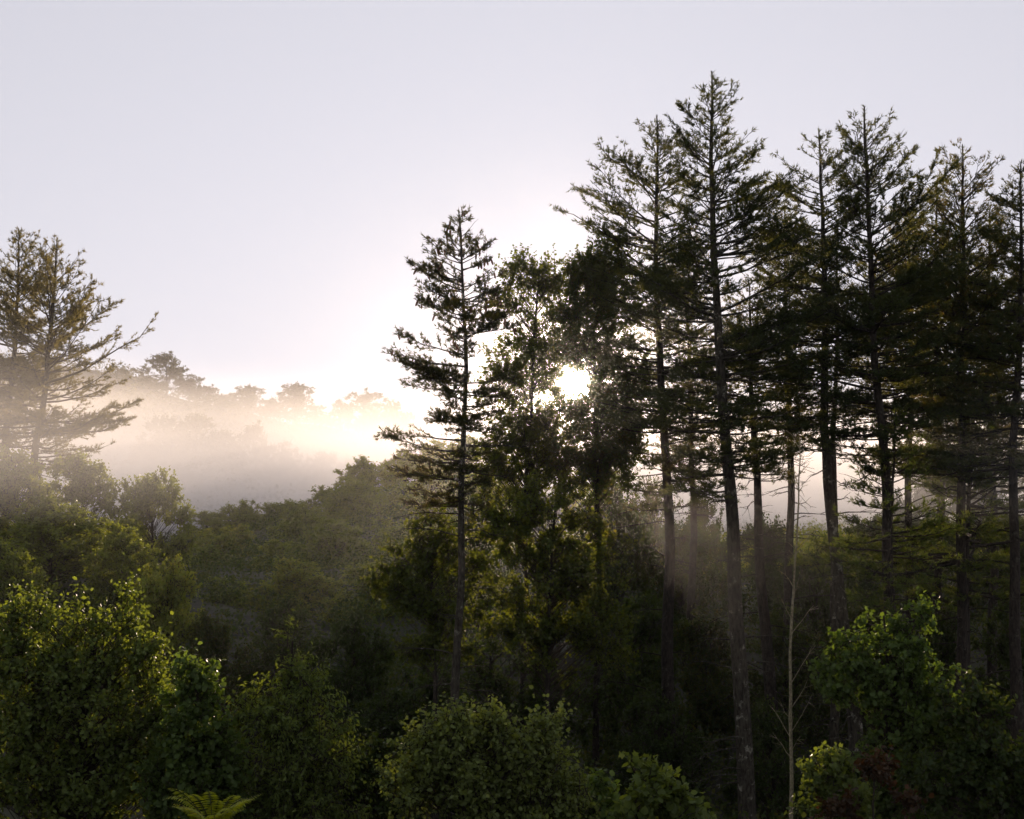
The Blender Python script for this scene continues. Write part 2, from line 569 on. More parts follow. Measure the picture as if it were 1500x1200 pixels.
# a bank of mist afloat over the valley, thinning softly upwards, its top climbing with the hillside behind
def mist_material():
    m = bpy.data.materials.new('valley_mist')
    m.use_nodes = True
    t = m.node_tree
    t.nodes.clear()
    out = t.nodes.new('ShaderNodeOutputMaterial')
    v = t.nodes.new('ShaderNodeVolumePrincipled')
    v.inputs['Color'].default_value = lin((.96, .95, .96))
    v.inputs['Anisotropy'].default_value = MIST_G
    geo = t.nodes.new('ShaderNodeNewGeometry')
    sep = t.nodes.new('ShaderNodeSeparateXYZ')
    t.links.new(geo.outputs['Position'], sep.inputs[0])
    X, Y, Z = sep.outputs

    def mt(op, a, b=None, c=None, clamp=False):
        n = t.nodes.new('ShaderNodeMath')
        n.operation = op
        n.use_clamp = clamp
        for i, q in enumerate((a, b, c)):
            if q is None:
                continue
            if isinstance(q, (int, float)):
                n.inputs[i].default_value = q
            else:
                t.links.new(q, n.inputs[i])
        return n.outputs[0]
    top = mt('MULTIPLY_ADD', mt('SUBTRACT', Y, 46.0), MIST_SLOPE, MIST_TOP)             # mean top of the bank
    top = mt('ADD', top, mt('MULTIPLY', mt('DIVIDE', X, -35.0, clamp=True), 4.5))
    hgt = mt('DIVIDE', mt('SUBTRACT', top, Z), mt('MULTIPLY_ADD', Y, .05, 2.5), clamp=True)
    hgt = mt('MULTIPLY', hgt, hgt)
    # it lies left of the spur, right of the broadleaf trees and behind the crest
    left = mt('DIVIDE', mt('SUBTRACT', mt('MULTIPLY_ADD', X, -1.0, -6.0), mt('MULTIPLY', mt('SUBTRACT', Y, 46.0), .25)), 24.0, clamp=True)
    right = mt('MULTIPLY', mt('DIVIDE', mt('SUBTRACT', X, 13.0), 5.0, clamp=True), 1.5)
    back = mt('DIVIDE', mt('SUBTRACT', Y, 182.0), 30.0, clamp=True)
    area = mt('MAXIMUM', mt('MAXIMUM', left, right), back)
    front = mt('MULTIPLY', area, mt('DIVIDE', mt('SUBTRACT', Y, 36.0), 14.0, clamp=True))
    bot = mt('DIVIDE', mt('ADD', Z, mt('MULTIPLY_ADD', Y, .03, -.3)), 3.0, clamp=True)
    nz = t.nodes.new('ShaderNodeTexNoise')
    nz.inputs['Scale'].default_value = .045
    nz.inputs['Detail'].default_value = 2
    t.links.new(geo.outputs['Position'], nz.inputs[0])
    nn = mt('MULTIPLY_ADD', nz.outputs[0], 1.6, .2)
    d = mt('MULTIPLY', mt('MULTIPLY', mt('MULTIPLY', hgt, front), bot), nn)
    d = mt('MULTIPLY', d, mt('MAXIMUM', mt('MULTIPLY_ADD', Y, -1 / 190.0, 1.15), .55))
    # the thick pool lying in the hollow behind the spur
    pool = mt('MULTIPLY', mt('MULTIPLY', mt('DIVIDE', mt('SUBTRACT', 10.0, Z), 10.0, clamp=True), back), mt('MULTIPLY', nn, MIST_POOL))
    pool = mt('MULTIPLY', pool, mt('DIVIDE', mt('SUBTRACT', 70.0, X), 60.0, clamp=True))
    d = mt('ADD', d, pool)
    d = mt('MULTIPLY', d, mt('DIVIDE', mt('SUBTRACT', 550.0, Y), 200.0, clamp=True))
    t.links.new(mt('MULTIPLY', d, MIST_DENS), v.inputs['Density'])
    # thin forward-scattering air added between the trunks for the glow round the sun
    v2 = t.nodes.new('ShaderNodeVolumePrincipled')
    v2.inputs['Color'].default_value = lin((.96, .95, .96))
    v2.inputs['Anisotropy'].default_value = .95
    d2 = mt('MULTIPLY', mt('DIVIDE', mt('SUBTRACT', 17.0, Z), 8.0, clamp=True), mt('DIVIDE', mt('SUBTRACT', 80.0, Y), 15.0, clamp=True))
    t.links.new(mt('MULTIPLY', d2, STAND_PEAK), v2.inputs['Density'])
    ads = t.nodes.new('ShaderNodeAddShader')
    t.links.new(v.outputs[0], ads.inputs[0])
    t.links.new(v2.outputs[0], ads.inputs[1])
    t.links.new(ads.outputs[0], out.inputs['Volume'])
    m.cycles.volume_step_rate = 0.25
    return m


mi = prism('valley_mist', [(-200, 36), (200, 36), (400, 560), (-400, 560)], -17, 60, mist_material())
mi['label'] = 'soft bank of sunlit mist lying in the valley behind the pines and the spur'
mi['category'] = 'mist'

# ------------------------------------------------------------------ pines
def trunk_line(pix, depth, zbase_extra=.4):
    """world polyline, bottom to top, from photo pixels listed top to bottom"""
    pts = np.array([W(px, py, depth) for px, py in pix])[::-1]
    p0, p1 = pts[0], pts[min(1, len(pts) - 1)]
    gz = float(ground(p0[0], depth)) - zbase_extra
    if gz < p0[2] - .1:
        sl = (p1 - p0) / max(p1[2] - p0[2], .1)
        foot = p0 + sl * (gz - p0[2])
        pts = np.vstack([foot, pts])
    z = np.linspace(pts[0, 2], pts[-1, 2], 28)
    q = pix[0][0] * 1.7                                # every stem sways a little in its own way
    env = np.sin(np.linspace(0, math.pi, 28))
    sx = (.10 * np.sin(z * .31 + q) + .05 * np.sin(z * .83 + q * 2)) * env
    sy = .10 * np.sin(z * .27 + q * 3) * env
    return np.stack([np.interp(z, pts[:, 2], pts[:, 0]) + sx, np.interp(z, pts[:, 2], pts[:, 1]) + sy, z], -1)


def at_z(line, z):
    return np.stack([np.interp(z, line[:, 2], line[:, 0]), np.interp(z, line[:, 2], line[:, 1]), np.asarray(z, float)], -1)


def pine(name, label, pix, depth, prof, r0, seed, dens=1.0, whorl=.55, nbr=6, needle=.19, mat=None, bark=None, dead=True, droop=.0,
         split=True, asc=1.0, cones=0, k=5, wid=.030, group='tall pines of the stand', bare=.0, foot=.0):
    """prof: rows (photo y, left reach px, right reach px) of the crown from top to bottom"""
    rg = np.random.default_rng(seed)
    mat = mat or M_needle
    bark = bark or M_bark
    line = trunk_line(pix, depth)
    base = line[0].copy()
    line = line - base
    s = depth / F                                   # metres per photo pixel there
    H = line[-1, 2]
    o = thing(name, label, 'tree', base, group)
    zz = line[:, 2] / H
    rad = r0 * (1 - zz) ** .8 + .02
    rad *= 1 + .35 * np.exp(-zz * 25)
    mb = MB()
    tubes(mb, line + np.stack([rg.normal(0, .02, len(line)), rg.normal(0, .02, len(line)), np.zeros(len(line))], -1) * zz[:, None], rad, 9)
    link('trunk', mb.mesh('pine_trunk', [bark], True), o)
    pr = np.array(prof, float)
    hz_ = np.array([W(750, p, depth)[2] for p in pr[:, 0]]) - base[2]
    order = np.argsort(hz_)
    hz_, pr = hz_[order], pr[order]
    z = hz_[0]
    fol = MB()
    top = hz_[-1]
    nb = 0
    tipz = []
    while z < top - .15:
        f = (z - hz_[0]) / (top - hz_[0])
        for q in range(rg.integers(max(2, nbr - 1), nbr + 2)):
            az = rg.uniform(0, 2 * math.pi)
            lr = np.interp(z, hz_, pr[:, 1]), np.interp(z, hz_, pr[:, 2])
            cl = .5 + .5 * math.cos(az)
            gap_ = .74 + .62 * float(vnoise(np.float64(az * 1.1 + 3), np.float64(z * .33), seed * 3 + 1))
            L = (lr[0] * (1 - cl) + lr[1] * cl) * s * rg.uniform(.75, 1.32) * gap_ * 1.1
            if rg.random() < .10:
                continue
            L = max(L * (1 if rg.random() > .12 else .5), .25)
            zb = z + rg.uniform(-.2, .2)
            a0 = (-.14 + .85 * f ** 2.0) * asc + rg.normal(0, .09) - droop
            b0 = (.16 + .1 * f) * asc + rg.normal(0, .05)
            zb2 = zb - (a0 + b0) * L * .85                 # tips, not roots, follow the outline
            zb2 = min(max(zb2, .5), top - .05)
            h = np.array([math.cos(az), math.sin(az), 0])
            sd_ = np.array([-h[1], h[0], 0])
            tt = np.linspace(0, 1, 7)
            wob = rg.normal(0, .035, (7, 3)) * L * tt[:, None] * .5
            P = at_z(line, zb2)[None] + h * (L * tt)[:, None] + np.array([0, 0, 1]) * (a0 * L * tt + b0 * L * tt ** 2)[:, None] + wob
            rb = (.010 + .011 * L) * (1 - tt * .85)
            wood = MB()
            tubes(wood, P, rb, 4)
            nb += 1
            isb = rg.random() < bare
            nt_ = int(max(5, L * 8.0 * min(dens, 1.2) * rg.uniform(.6, 1.25))) if not isb else int(L * 2)
            ts = rg.uniform(.22 if L > 1.5 else .1, 1.0, nt_) ** .85
            ip = ts * 6
            i0 = np.minimum(ip.astype(int), 5)
            fr = (ip - i0)[:, None]
            B = P[i0] * (1 - fr) + P[i0 + 1] * fr
            sg = np.where(rg.random(nt_) < .5, -1., 1.)[:, None]
            ang = rg.uniform(.45, 1.15, nt_)[:, None]
            D = norm(h * np.cos(ang) + sd_ * sg * np.sin(ang) + np.array([0, 0, 1]) * (rg.normal(.12 + .35 * f - droop, .22, nt_)[:, None]))
            TL = np.clip(.42 * L * (1.15 - ts) + .16, .2, 1.25) * rg.uniform(.55, 1.15, nt_)
            mid = B + D * (TL * .5)[:, None] + rg.normal(0, .02, (nt_, 3))
            end = B + D * TL[:, None] + np.array([0, 0, .06])
            twigs(wood, B, end, .012)
            if split:
                link('branch', wood.mesh('pine_branch', [bark if L > 2.2 else M_twig]), o)
            else:
                fol.v += wood.v
                fol.f += [w_ + fol.n for w_ in wood.f]
                fol.t += wood.t
                fol.m += [mm_ + 1 for mm_ in wood.m]
                fol.n += wood.n
            if isb:
                continue
            nk = np.maximum(2, (TL / .077 * dens * rg.uniform(.45, 1.5)).astype(int))
            rep = np.repeat(np.arange(nt_), nk)
            uu = rg.uniform(.25, 1.05, len(rep))
            TB = B[rep] + (end - B)[rep] * uu[:, None] + rg.normal(0, .03, (len(rep), 3))
            TD_ = norm(D[rep] + rg.normal(0, .35, (len(rep), 3)) + np.array([0, 0, .35 - droop * 1.6]))
            needles(fol, TB, TD_, rg.uniform(.7, 1.15, len(rep)) * needle, k=k, wid=wid, rg=rg, spread=.5)
            tipz.append(end[TL > .2][:3])
        z += whorl * rg.uniform(.6, 1.25) * (1.0 - .35 * f)
    # leader
    lp = line[-4:]
    tp = np.repeat(line[-1][None], 26, 0) - np.array([0, 0, 1]) * rg.uniform(0, 1.3, (26, 1))
    tp[:, :2] = at_z(line, tp[:, 2])[:, :2]
    needles(fol, tp, rg.normal(0, .35, (26, 3)) + np.array([0, 0, .9]), np.full(26, needle * 1.1), k=k, wid=wid, rg=rg, spread=.4)
    # dead stubs and bare lower limbs
    if dead:
        for q in range(24):
            zb = rg.uniform(.22, 1.08) * hz_[0]
            az = rg.uniform(0, 2 * math.pi)
            L = rg.uniform(.5, 3.2)
            tt = np.linspace(0, 1, 6)
            h = np.array([math.cos(az), math.sin(az), 0])
            P = at_z(line, zb)[None] + h * (L * tt)[:, None] + np.array([0, 0, 1]) * (rg.uniform(-.1, .45) * L * tt - .25 * L * tt ** 2)[:, None] + rg.normal(0, .06, (6, 3)) * tt[:, None]
            wd = MB()
            tubes(wd, P, .03 * (1 - tt * .8), 4)
            jj = rg.integers(2, 5, 4)
            D = norm(h + rg.normal(0, .6, (4, 3)))
            tubes(wd, np.stack([P[jj], P[jj] + D * L * .18, P[jj] + D * L * .3 - np.array([0, 0, .05])], 1), np.tile([.012, .008, .004], (4, 1)), 3)
            link('dead_branch', wd.mesh('dead_branch', [bark]), o)
    if cones:
        tz = np.concatenate(tipz)
        tz = tz[tz[:, 2] > top - (top - hz_[0]) * .5]
        sel = tz[rg.choice(len(tz), min(cones, len(tz)), replace=False)]
        for p in sel:
            c = link('pine_cone', CONE, o, Vector(p - np.array([0, 0, .02])))
            c.rotation_euler = (rg.normal(0, .25), rg.normal(0, .25), rg.uniform(0, 6))
            c.scale = [rg.uniform(.8, 1.25)] * 3
    mesh = fol.mesh('pine_foliage', [mat, M_twig])
    link('foliage', mesh, o, kind='stuff')
    return o


cm = MB()
zc = np.linspace(0, -.24, 9)
rc = np.array([.01, .028, .036, .030, .038, .030, .032, .022, .004])
tubes(cm, np.stack([zc * .12, zc * 0, zc], -1), rc, 7)
CONE = cm.mesh('pine_cone', [M_cone])

T = pine
T('pine_tree', 'tallest pine of the stand with its straight grey lichened trunk right of the sun', [(1043, 104), (1046, 300), (1050, 480), (1062, 680), (1075, 850), (1086, 960), (1097, 1200)], 50,
  [(104, 4, 4), (150, 36, 40), (200, 62, 70), (260, 60, 88), (330, 80, 110), (400, 105, 120), (480, 110, 120), (560, 120, 105), (640, 110, 90), (720, 70, 60)], .33, 1, dens=1.0, bare=.08)
T('pine_tree', 'broad pine left of the tallest one throwing long feathery limbs out to the left', [(962, 168), (964, 380), (968, 560), (973, 650), (978, 900), (980, 1010)], 55,
  [(168, 4, 4), (210, 50, 30), (260, 88, 55), (330, 98, 70), (400, 80, 70), (470, 75, 70), (560, 80, 75), (650, 80, 70), (740, 60, 50)], .27, 22, dens=.95, bare=.06, bark=M_bark_dk, asc=.85, whorl=.62)
T('pine_tree', 'slim open pine alone at the left end of the stand, cones hanging at its top', [(672, 308), (677, 420), (680, 520), (682, 640), (678, 850), (665, 1045)], 48,
  [(312, 3, 3), (350, 30, 32), (400, 62, 45), (460, 80, 62), (520, 95, 72), (560, 72, 60), (620, 78, 62), (680, 85, 60), (740, 55, 40)], .17, 3, dens=1.25, whorl=.55, nbr=6, asc=.6, needle=.17,
  mat=M_needle_brown, cones=70, bare=.12)
T('pine_tree', 'narrow topped pine just right of the tallest one with a pale mottled twin trunk', [(1200, 192), (1206, 380), (1212, 560), (1217, 740), (1236, 930), (1246, 1030)], 53,
  [(192, 4, 4), (230, 36, 32), (300, 70, 50), (370, 85, 70), (450, 90, 80), (540, 90, 80), (600, 80, 60), (650, 60, 60)], .30, 4, dens=1.0, asc=.75, nbr=5)
T('pine_tree', 'dark pine in the right half with a starry open crown tip of upturned shoots', [(1266, 156), (1272, 330), (1282, 480), (1294, 640), (1300, 760), (1302, 1000)], 50,
  [(156, 4, 4), (200, 34, 60), (250, 50, 80), (310, 60, 95), (380, 80, 100), (460, 95, 100), (540, 90, 100), (620, 70, 85), (690, 60, 70)], .27, 5, dens=1.0, asc=1.15, bark=M_bark_dk)
T('pine_tree', 'second pine from the right edge with a flat tufted top', [(1410, 212), (1411, 380), (1410, 560), (1408, 760), (1406, 1000)], 54,
  [(212, 4, 4), (235, 42, 40), (290, 55, 50), (350, 70, 60), (430, 85, 80), (520, 95, 90), (600, 90, 90), (680, 70, 70)],   .25, 6, dens=.9, asc=1.3, nbr=5, bark=M_bark_dk)
T('pine_tree', 'dense pine cut off by the right edge of the picture', [(1496, 238), (1494, 400), (1490, 700), (1488, 1000)], 52,
  [(238, 5, 5), (280, 40, 40), (340, 60, 60), (430, 80, 80), (540, 95, 90), (640, 100, 90), (700, 90, 80)], .25, 7, dens=1.1, asc=.8, droop=.04, bark=M_bark_dk)
T('pine_tree', 'dark straight pine half hidden behind the trunk of the tallest one', [(1098, 420), (1100, 600), (1106, 700), (1118, 850), (1130, 1010)], 60,
  [(420, 5, 5), (470, 50, 55), (540, 75, 80), (620, 80, 80), (690, 60, 60)], .30, 8, dens=.9, bark=M_bark_dk)
T('pine_tree', 'shaded pine behind the starry topped one, its thin trunk to the right', [(1330, 300), (1331, 450), (1332, 600), (1334, 740), (1336, 1000)], 60,
  [(300, 5, 5), (350, 50, 50), (430, 80, 80), (520, 85, 85), (610, 80, 80), (690, 60, 70)], .22, 9, dens=.9, bark=M_bark_dk)
T('pine_tree', 'thin pine whose bright trunk stands close beside the mottled twin trunk', [(1226, 330), (1226, 500), (1226, 700), (1222, 900), (1220, 1050)], 58,
  [(330, 5, 5), (380, 40, 40), (450, 60, 60), (540, 60, 60), (610, 60, 60)], .20, 10, dens=.8)
T('pine_tree', 'young pine in front of the starry topped one, its tip in the bright gap', [(1312, 600), (1308, 720), (1306, 860), (1304, 1000)], 49,
  [(600, 4, 4), (640, 30, 30), (690, 50, 55), (750, 75, 70), (820, 80, 80), (880, 60, 60)], .12, 31, dens=.9, nbr=5, whorl=.6, asc=.9, mat=M_needle_b, bark=M_bark_dk, group=None)
T('pine_tree', 'low wide pine on the right, long boughs hanging in the light beam', [(1425, 600), (1420, 700), (1412, 900), (1410, 1050)], 56,
  [(600, 10, 10), (640, 60, 60), (690, 110, 100), (740, 190, 120), (790, 190, 130), (830, 130, 130), (870, 90, 110)], .2, 12, dens=.9, nbr=6, whorl=.75, asc=.7, mat=M_needle_b, wid=.030, bark=M_bark_dk, group=None)
T('pine_tree', 'background pine filling the gap between the tallest pine and the twin trunk', [(1150, 300), (1152, 500), (1156, 740), (1158, 1000)], 66,
  [(300, 5, 5), (350, 45, 45), (430, 75, 70), (520, 85, 80), (600, 80, 75), (640, 40, 50)], .24, 15, dens=.85, bark=M_bark_dk, split=False)
T('pine_tree', 'background pine in the dark crown mass left of the second pine from the right', [(1372, 270), (1372, 500), (1374, 740), (1376, 1000)], 64,
  [(270, 5, 5), (330, 45, 40), (430, 75, 70), (520, 90, 80), (600, 90, 85), (700, 60, 60)], .24, 16, dens=.85, bark=M_bark_dk, split=False)
T('pine_tree', 'background pine between the broad pine and the tallest one', [(1010, 330), (1010, 500), (1012, 740), (1014, 1000)], 68,
  [(330, 5, 5), (390, 40, 40), (460, 65, 60), (550, 75, 70), (640, 70, 70), (700, 50, 40)], .22, 17, dens=.85, bark=M_bark_dk, split=False)
T('pine_tree', 'background pine in the dark crowns near the right edge', [(1450, 300), (1450, 500), (1452, 740), (1454, 1000)], 66,
  [(300, 5, 5), (360, 50, 50), (450, 85, 85), (560, 95, 95), (660, 90, 85), (720, 70, 70)], .24, 18, dens=.85, bark=M_bark_dk, split=False)
# hazy pines at the left
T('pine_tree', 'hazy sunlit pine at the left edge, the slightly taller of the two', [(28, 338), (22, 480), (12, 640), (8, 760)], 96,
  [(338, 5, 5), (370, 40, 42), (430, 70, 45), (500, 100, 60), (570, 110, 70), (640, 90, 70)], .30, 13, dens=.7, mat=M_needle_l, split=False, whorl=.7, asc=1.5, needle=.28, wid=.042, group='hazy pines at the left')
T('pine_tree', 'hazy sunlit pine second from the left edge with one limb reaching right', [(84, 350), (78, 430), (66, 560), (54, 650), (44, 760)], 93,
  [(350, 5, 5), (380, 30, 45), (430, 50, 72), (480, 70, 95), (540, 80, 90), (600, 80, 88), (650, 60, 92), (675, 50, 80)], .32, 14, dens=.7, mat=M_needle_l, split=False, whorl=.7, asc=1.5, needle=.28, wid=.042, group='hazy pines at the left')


# ------------------------------------------------------------------ broadleaf trees and shrubs
def crown_mesh(trunk_h, lobes, ncl, ntw, nlf, leaf, seed, mat, shape='diamond', wr=.75, tw=.7, pick=0, wood_mat=None, droop=.25,
               shell=.45, rt=.12, up=.55, extra=None, shoots=.05, gap=None):
    """builds trunk + crown meshes around the origin. lobes: (cx,cy,cz,rx,ry,rz)"""
    rg = np.random.default_rng(seed)
    lobes = np.array(lobes, float)
    vol = lobes[:, 3] * lobes[:, 4] * lobes[:, 5]
    li = rg.choice(len(lobes), ncl, p=vol ** .75 / (vol ** .75).sum())
    dv = norm(rg.normal(0, 1, (ncl, 3)))
    rr = rg.random(ncl) ** shell
    Cc = lobes[li, :3] + dv * lobes[li, 3:] * rr[:, None]
    if gap is not None:                                # a bare hole through the crown
        ok = np.hypot(Cc[:, 0] - gap[0], Cc[:, 2] - gap[1]) > gap[2]
        Cc, dv, li, ncl = Cc[ok], dv[ok], li[ok], int(ok.sum())
    out = norm(dv / lobes[li, 3:])
    ztop = max(trunk_h, .3)
    wood = MB()
    n = 8
    zt = np.linspace(0, ztop, n)
    ctr = lobes[:, :3].mean(0)
    tl = np.stack([ctr[0] * (zt / ztop) ** 2 + rg.normal(0, .03, n) * zt * .15, ctr[1] * (zt / ztop) ** 2, zt], -1)
    tl[0] = 0
    tmesh = MB()
    tubes(tmesh, tl, rt * (1 - .75 * zt / ztop), 7)
    # limbs, bezier from trunk to cluster
    zs = np.clip(Cc[:, 2] - np.hypot(Cc[:, 0] - ctr[0], Cc[:, 1]) * rg.uniform(.5, 1.0, ncl) - .3, ztop * .15, ztop)
    A = at_z(tl, zs)
    m1 = A * .5 + Cc * .5 + np.array([0, 0, 1]) * (rg.uniform(-.05, .12, ncl) * np.linalg.norm(Cc - A, axis=1))[:, None]
    tt = np.linspace(0, 1, 5)[None, :, None]
    P = A[:, None] * (1 - tt) ** 2 + 2 * m1[:, None] * tt * (1 - tt) + Cc[:, None] * tt ** 2
    P[:, 1:-1] += rg.normal(0, .03, (ncl, 3, 3))
    r_ = rt * .15 * (1 - .8 * np.linspace(0, 1, 5))[None] * np.ones((ncl, 1))
    tubes(wood, P, r_, 3, mat=1)
    # twigs
    rep = np.repeat(np.arange(ncl), ntw)
    N = len(rep)
    D = norm(out[rep] * .8 + np.array([0, 0, up]) + rg.normal(0, .6, (N, 3)))
    TL = rg.uniform(.5, 1.15, N) * tw
    if shoots:
        sh = rg.random(N) < shoots * (out[rep][:, 2] > .1)
        TL = np.where(sh, TL * 1.45, TL)
        D = np.where(sh[:, None], norm(D * .45 + [0, 0, 1.]), D)
    B = Cc[rep] + rg.normal(0, .12 * tw, (N, 3)) - D * TL[:, None] * .3
    E = B + D * TL[:, None]
    twigs(wood, B, E, .012 * leaf / .12, mat=1)
    r2 = np.repeat(np.arange(N), nlf)
    u = np.tile(np.linspace(.12, 1.0, nlf), N) + rg.normal(0, .04, N * nlf)
    LB = B[r2] + (E - B)[r2] * u[:, None]
    side = norm(np.cross(D[r2], rg.normal(0, 1, (len(r2), 3))))
    LD = norm(D[r2] * .55 + side * .9 - np.array([0, 0, droop]) * rg.uniform(0, 2, (len(r2), 1)))
    LN = norm(np.array([0, 0, .55]) + rg.normal(0, .8, (len(r2), 3)) + out[rep][r2] * .35)
    LS = leaf * rg.uniform(.6, 1.25, len(r2))
    tint = np.clip(rg.random(len(r2)) * .75 + .25 * np.repeat(rg.random(ncl), ntw * nlf), 0, 1)
    fol = MB()
    picked = None
    keep = np.ones(len(r2), bool)
    if pick:
        # the leaves that show largest: outermost towards the viewer (-y) and the top
        score = -(LB[:, 1]) + .9 * LB[:, 2] + rg.normal(0, .35, len(r2)) + LS * 3
        order = np.argsort(-score)[:pick]
        keep[order] = False
        X, Y, Z = leaf_frames(LD[order], LN[order], rg)
        picked = [(LB[i], X[j], Y[j], Z[j], LS[i]) for j, i in enumerate(order)]
    leaves(fol, LB[keep], LD[keep], LN[keep], LS[keep], wr, 'oval4' if shape != 'diamond' else shape, 0, rg, tint[keep])
    if extra is not None:
        extra(fol, rg)
    fol.v += wood.v
    fol.f += [q + fol.n for q in wood.f]
    fol.t += wood.t
    fol.m += wood.m
    fol.n += wood.n
    return (tmesh.mesh('trunk', [wood_mat or M_bark_dk], True), fol.mesh('foliage', [mat, wood_mat or M_twig]), picked)


LEAF_MESH = {}


def leaf_mesh(shape, mat, wr, k):
    key = (shape, mat.name, k)
    if key not in LEAF_MESH:
        q = MB()
        tv, tf = LEAF[shape]
        q.add(tv * np.array([wr, 1, 1]), tf, np.full(len(tf), .3 + .15 * k))
        LEAF_MESH[key] = q.mesh('leaf', [mat])
    return LEAF_MESH[key]


def leafy(name, label, cat, loc, group=None, rz=0.0, **kw):
    shape, mat, wr = kw.get('shape', 'diamond'), kw['mat'], kw.get('wr', .75)
    tm, fm, picked = crown_mesh(**kw)
    o = thing(name, label, cat, loc, group, rz)
    link('trunk', tm, o)
    link('foliage', fm, o, kind='stuff')
    if picked:
        for i, (b_, x_, y_, z_, s_) in enumerate(picked):
            c = link('leaf', leaf_mesh(shape, mat, wr, i % 4), o)
            c.matrix_basis = Matrix(((x_[0] * s_, y_[0] * s_, z_[0] * s_, b_[0]), (x_[1] * s_, y_[1] * s_, z_[1] * s_, b_[1]),
                                     (x_[2] * s_, y_[2] * s_, z_[2] * s_, b_[2]), (0, 0, 0, 1)))
    return o


def lobes_px(depth, items, base, dy=.8):
    """items: (px, py, rx px, rz px[, dy offset m]); returns lobes relative to base"""
    s = depth / F
    out = []
    for it in items:
        p = W(it[0], it[1], depth) - base
        off = it[4] if len(it) > 4 else 0
        out.append((p[0], off, p[2], it[2] * s, it[2] * s * dy, it[3] * s))
    return out


def broad(name, label, cat, px, depth, items, dy=.8, group=None, **kw):
    x = W(px, 720, depth)[0]
    base = np.array([x, depth, float(ground(x, depth)) - .15])
    lb = lobes_px(depth, items, base, dy)
    if 'gap' in kw:
        g = W(kw['gap'][0], kw['gap'][1], depth) - base
        kw['gap'] = (g[0], g[2], kw['gap'][2])
    zt = max(l[2] + l[5] * .2 for l in lb)
    return leafy(name, label, cat, base, group=group, trunk_h=zt, lobes=lb, **kw)


# foreground shrubs and saplings
broad('leafy_tree', 'large leafy tree filling the lower left corner with bright yellow green top shoots', 'tree', 110, 27,
      [(5, 960, 45, 60), (40, 935, 38, 55), (95, 930, 40, 55), (130, 965, 45, 50), (172, 905, 22, 45), (200, 950, 32, 60), (60, 1020, 70, 70), (150, 1050, 70, 70), (235, 1030, 32, 45), (20, 1120, 90, 90), (120, 1150, 90, 70), (215, 1120, 55, 75), (240, 1090, 45, 60), (215, 1000, 36, 40)],
      ncl=520, ntw=8, nlf=9, leaf=.092, seed=21, mat=M_leaf_fg, shape='oval', wr=.8, tw=.65, pick=300, rt=.12, up=.8, shell=.4)
broad('leafy_tree', 'young leafy tree with pointed top right of the big lower left one', 'tree', 285, 26,
      [(285, 1010, 32, 50), (290, 1080, 45, 60), (270, 1160, 60, 60), (320, 1140, 30, 70)],
      ncl=170, ntw=7, nlf=9, leaf=.10, seed=22, mat=M_leaf_fg2, shape='oval', wr=.95, tw=.45, pick=220, rt=.07, up=.9)
broad('conical_sapling', 'cone shaped sapling with tiers of small drooping leaves, left of the centre shrub', 'sapling', 425, 27,
      [(418, 945, 18, 30), (420, 995, 46, 34), (425, 1050, 78, 40), (428, 1110, 100, 45), (430, 1170, 115, 50)],
      ncl=260, ntw=7, nlf=11, leaf=.105, seed=23, mat=M_leaf_fg, shape='diamond', wr=.42, tw=.6, rt=.07, up=.15, droop=.8, shell=.5)
broad('round_shrub', 'pale glossy leaved shrub at the bottom centre in front of the slim pine', 'shrub', 715, 25,
      [(625, 1105, 34, 32), (672, 1080, 30, 30), (650, 1140, 50, 36), (728, 1072, 28, 22), (745, 1110, 40, 30), (800, 1075, 16, 32), (785, 1120, 36, 34), (842, 1115, 16, 16), (600, 1160, 40, 34), (700, 1165, 60, 44), (790, 1175, 60, 40), (850, 1170, 22, 24)],
      ncl=330, ntw=7, nlf=9, leaf=.085, seed=24, mat=M_leaf_grey, shape='oval', wr=.85, tw=.62, pick=300, rt=.09, up=.7, shell=.4)
broad('small_sapling', 'little sapling with big yellow green leaves at the bottom just right of centre', 'sapling', 955, 23,
      [(950, 1150, 32, 34), (985, 1175, 26, 28), (935, 1190, 26, 26), (1010, 1200, 30, 20)],
      ncl=34, ntw=5, nlf=7, leaf=.135, seed=25, mat=M_leaf_fg, shape='lobed', wr=.95, tw=.35, pick=240, rt=.04, up=.9)
broad('leafy_tree', 'small maple like tree with lit ragged top at the lower right, pale trunk behind it', 'tree', 1300, 33,
      [(1250, 915, 14, 40), (1330, 935, 42, 42), (1250, 975, 60, 42), (1320, 1000, 75, 60), (1355, 905, 22, 16), (1230, 1010, 40, 25), (1340, 1080, 90, 70), (1300, 1160, 80, 60)],
      ncl=330, ntw=7, nlf=9, leaf=.115, seed=26, mat=M_leaf_fg2, shape='lobed', wr=.95, tw=.5, pick=200, rt=.09, up=.35, shell=.5)
broad('leafy_shrub', 'dark shrub at the lower right corner beside the maple like tree', 'shrub', 1440, 31,
      [(1420, 1040, 45, 45), (1455, 1100, 60, 60), (1400, 1140, 80, 60), (1480, 1160, 50, 70)],
      ncl=150, ntw=7, nlf=9, leaf=.115, seed=27, mat=M_leaf_dark, shape='oval', wr=.85, tw=.5, rt=.07, up=.5, pick=120)
broad('leafy_shrub', 'low shrub at the bottom right with leaves turning red brown', 'shrub', 1275, 28,
      [(1278, 1128, 24, 22), (1240, 1190, 30, 14), (1325, 1172, 22, 8)],
      ncl=26, ntw=5, nlf=7, leaf=.11, seed=28, mat=M_red, shape='lobed', wr=.9, tw=.4, rt=.05, up=.5, pick=120)
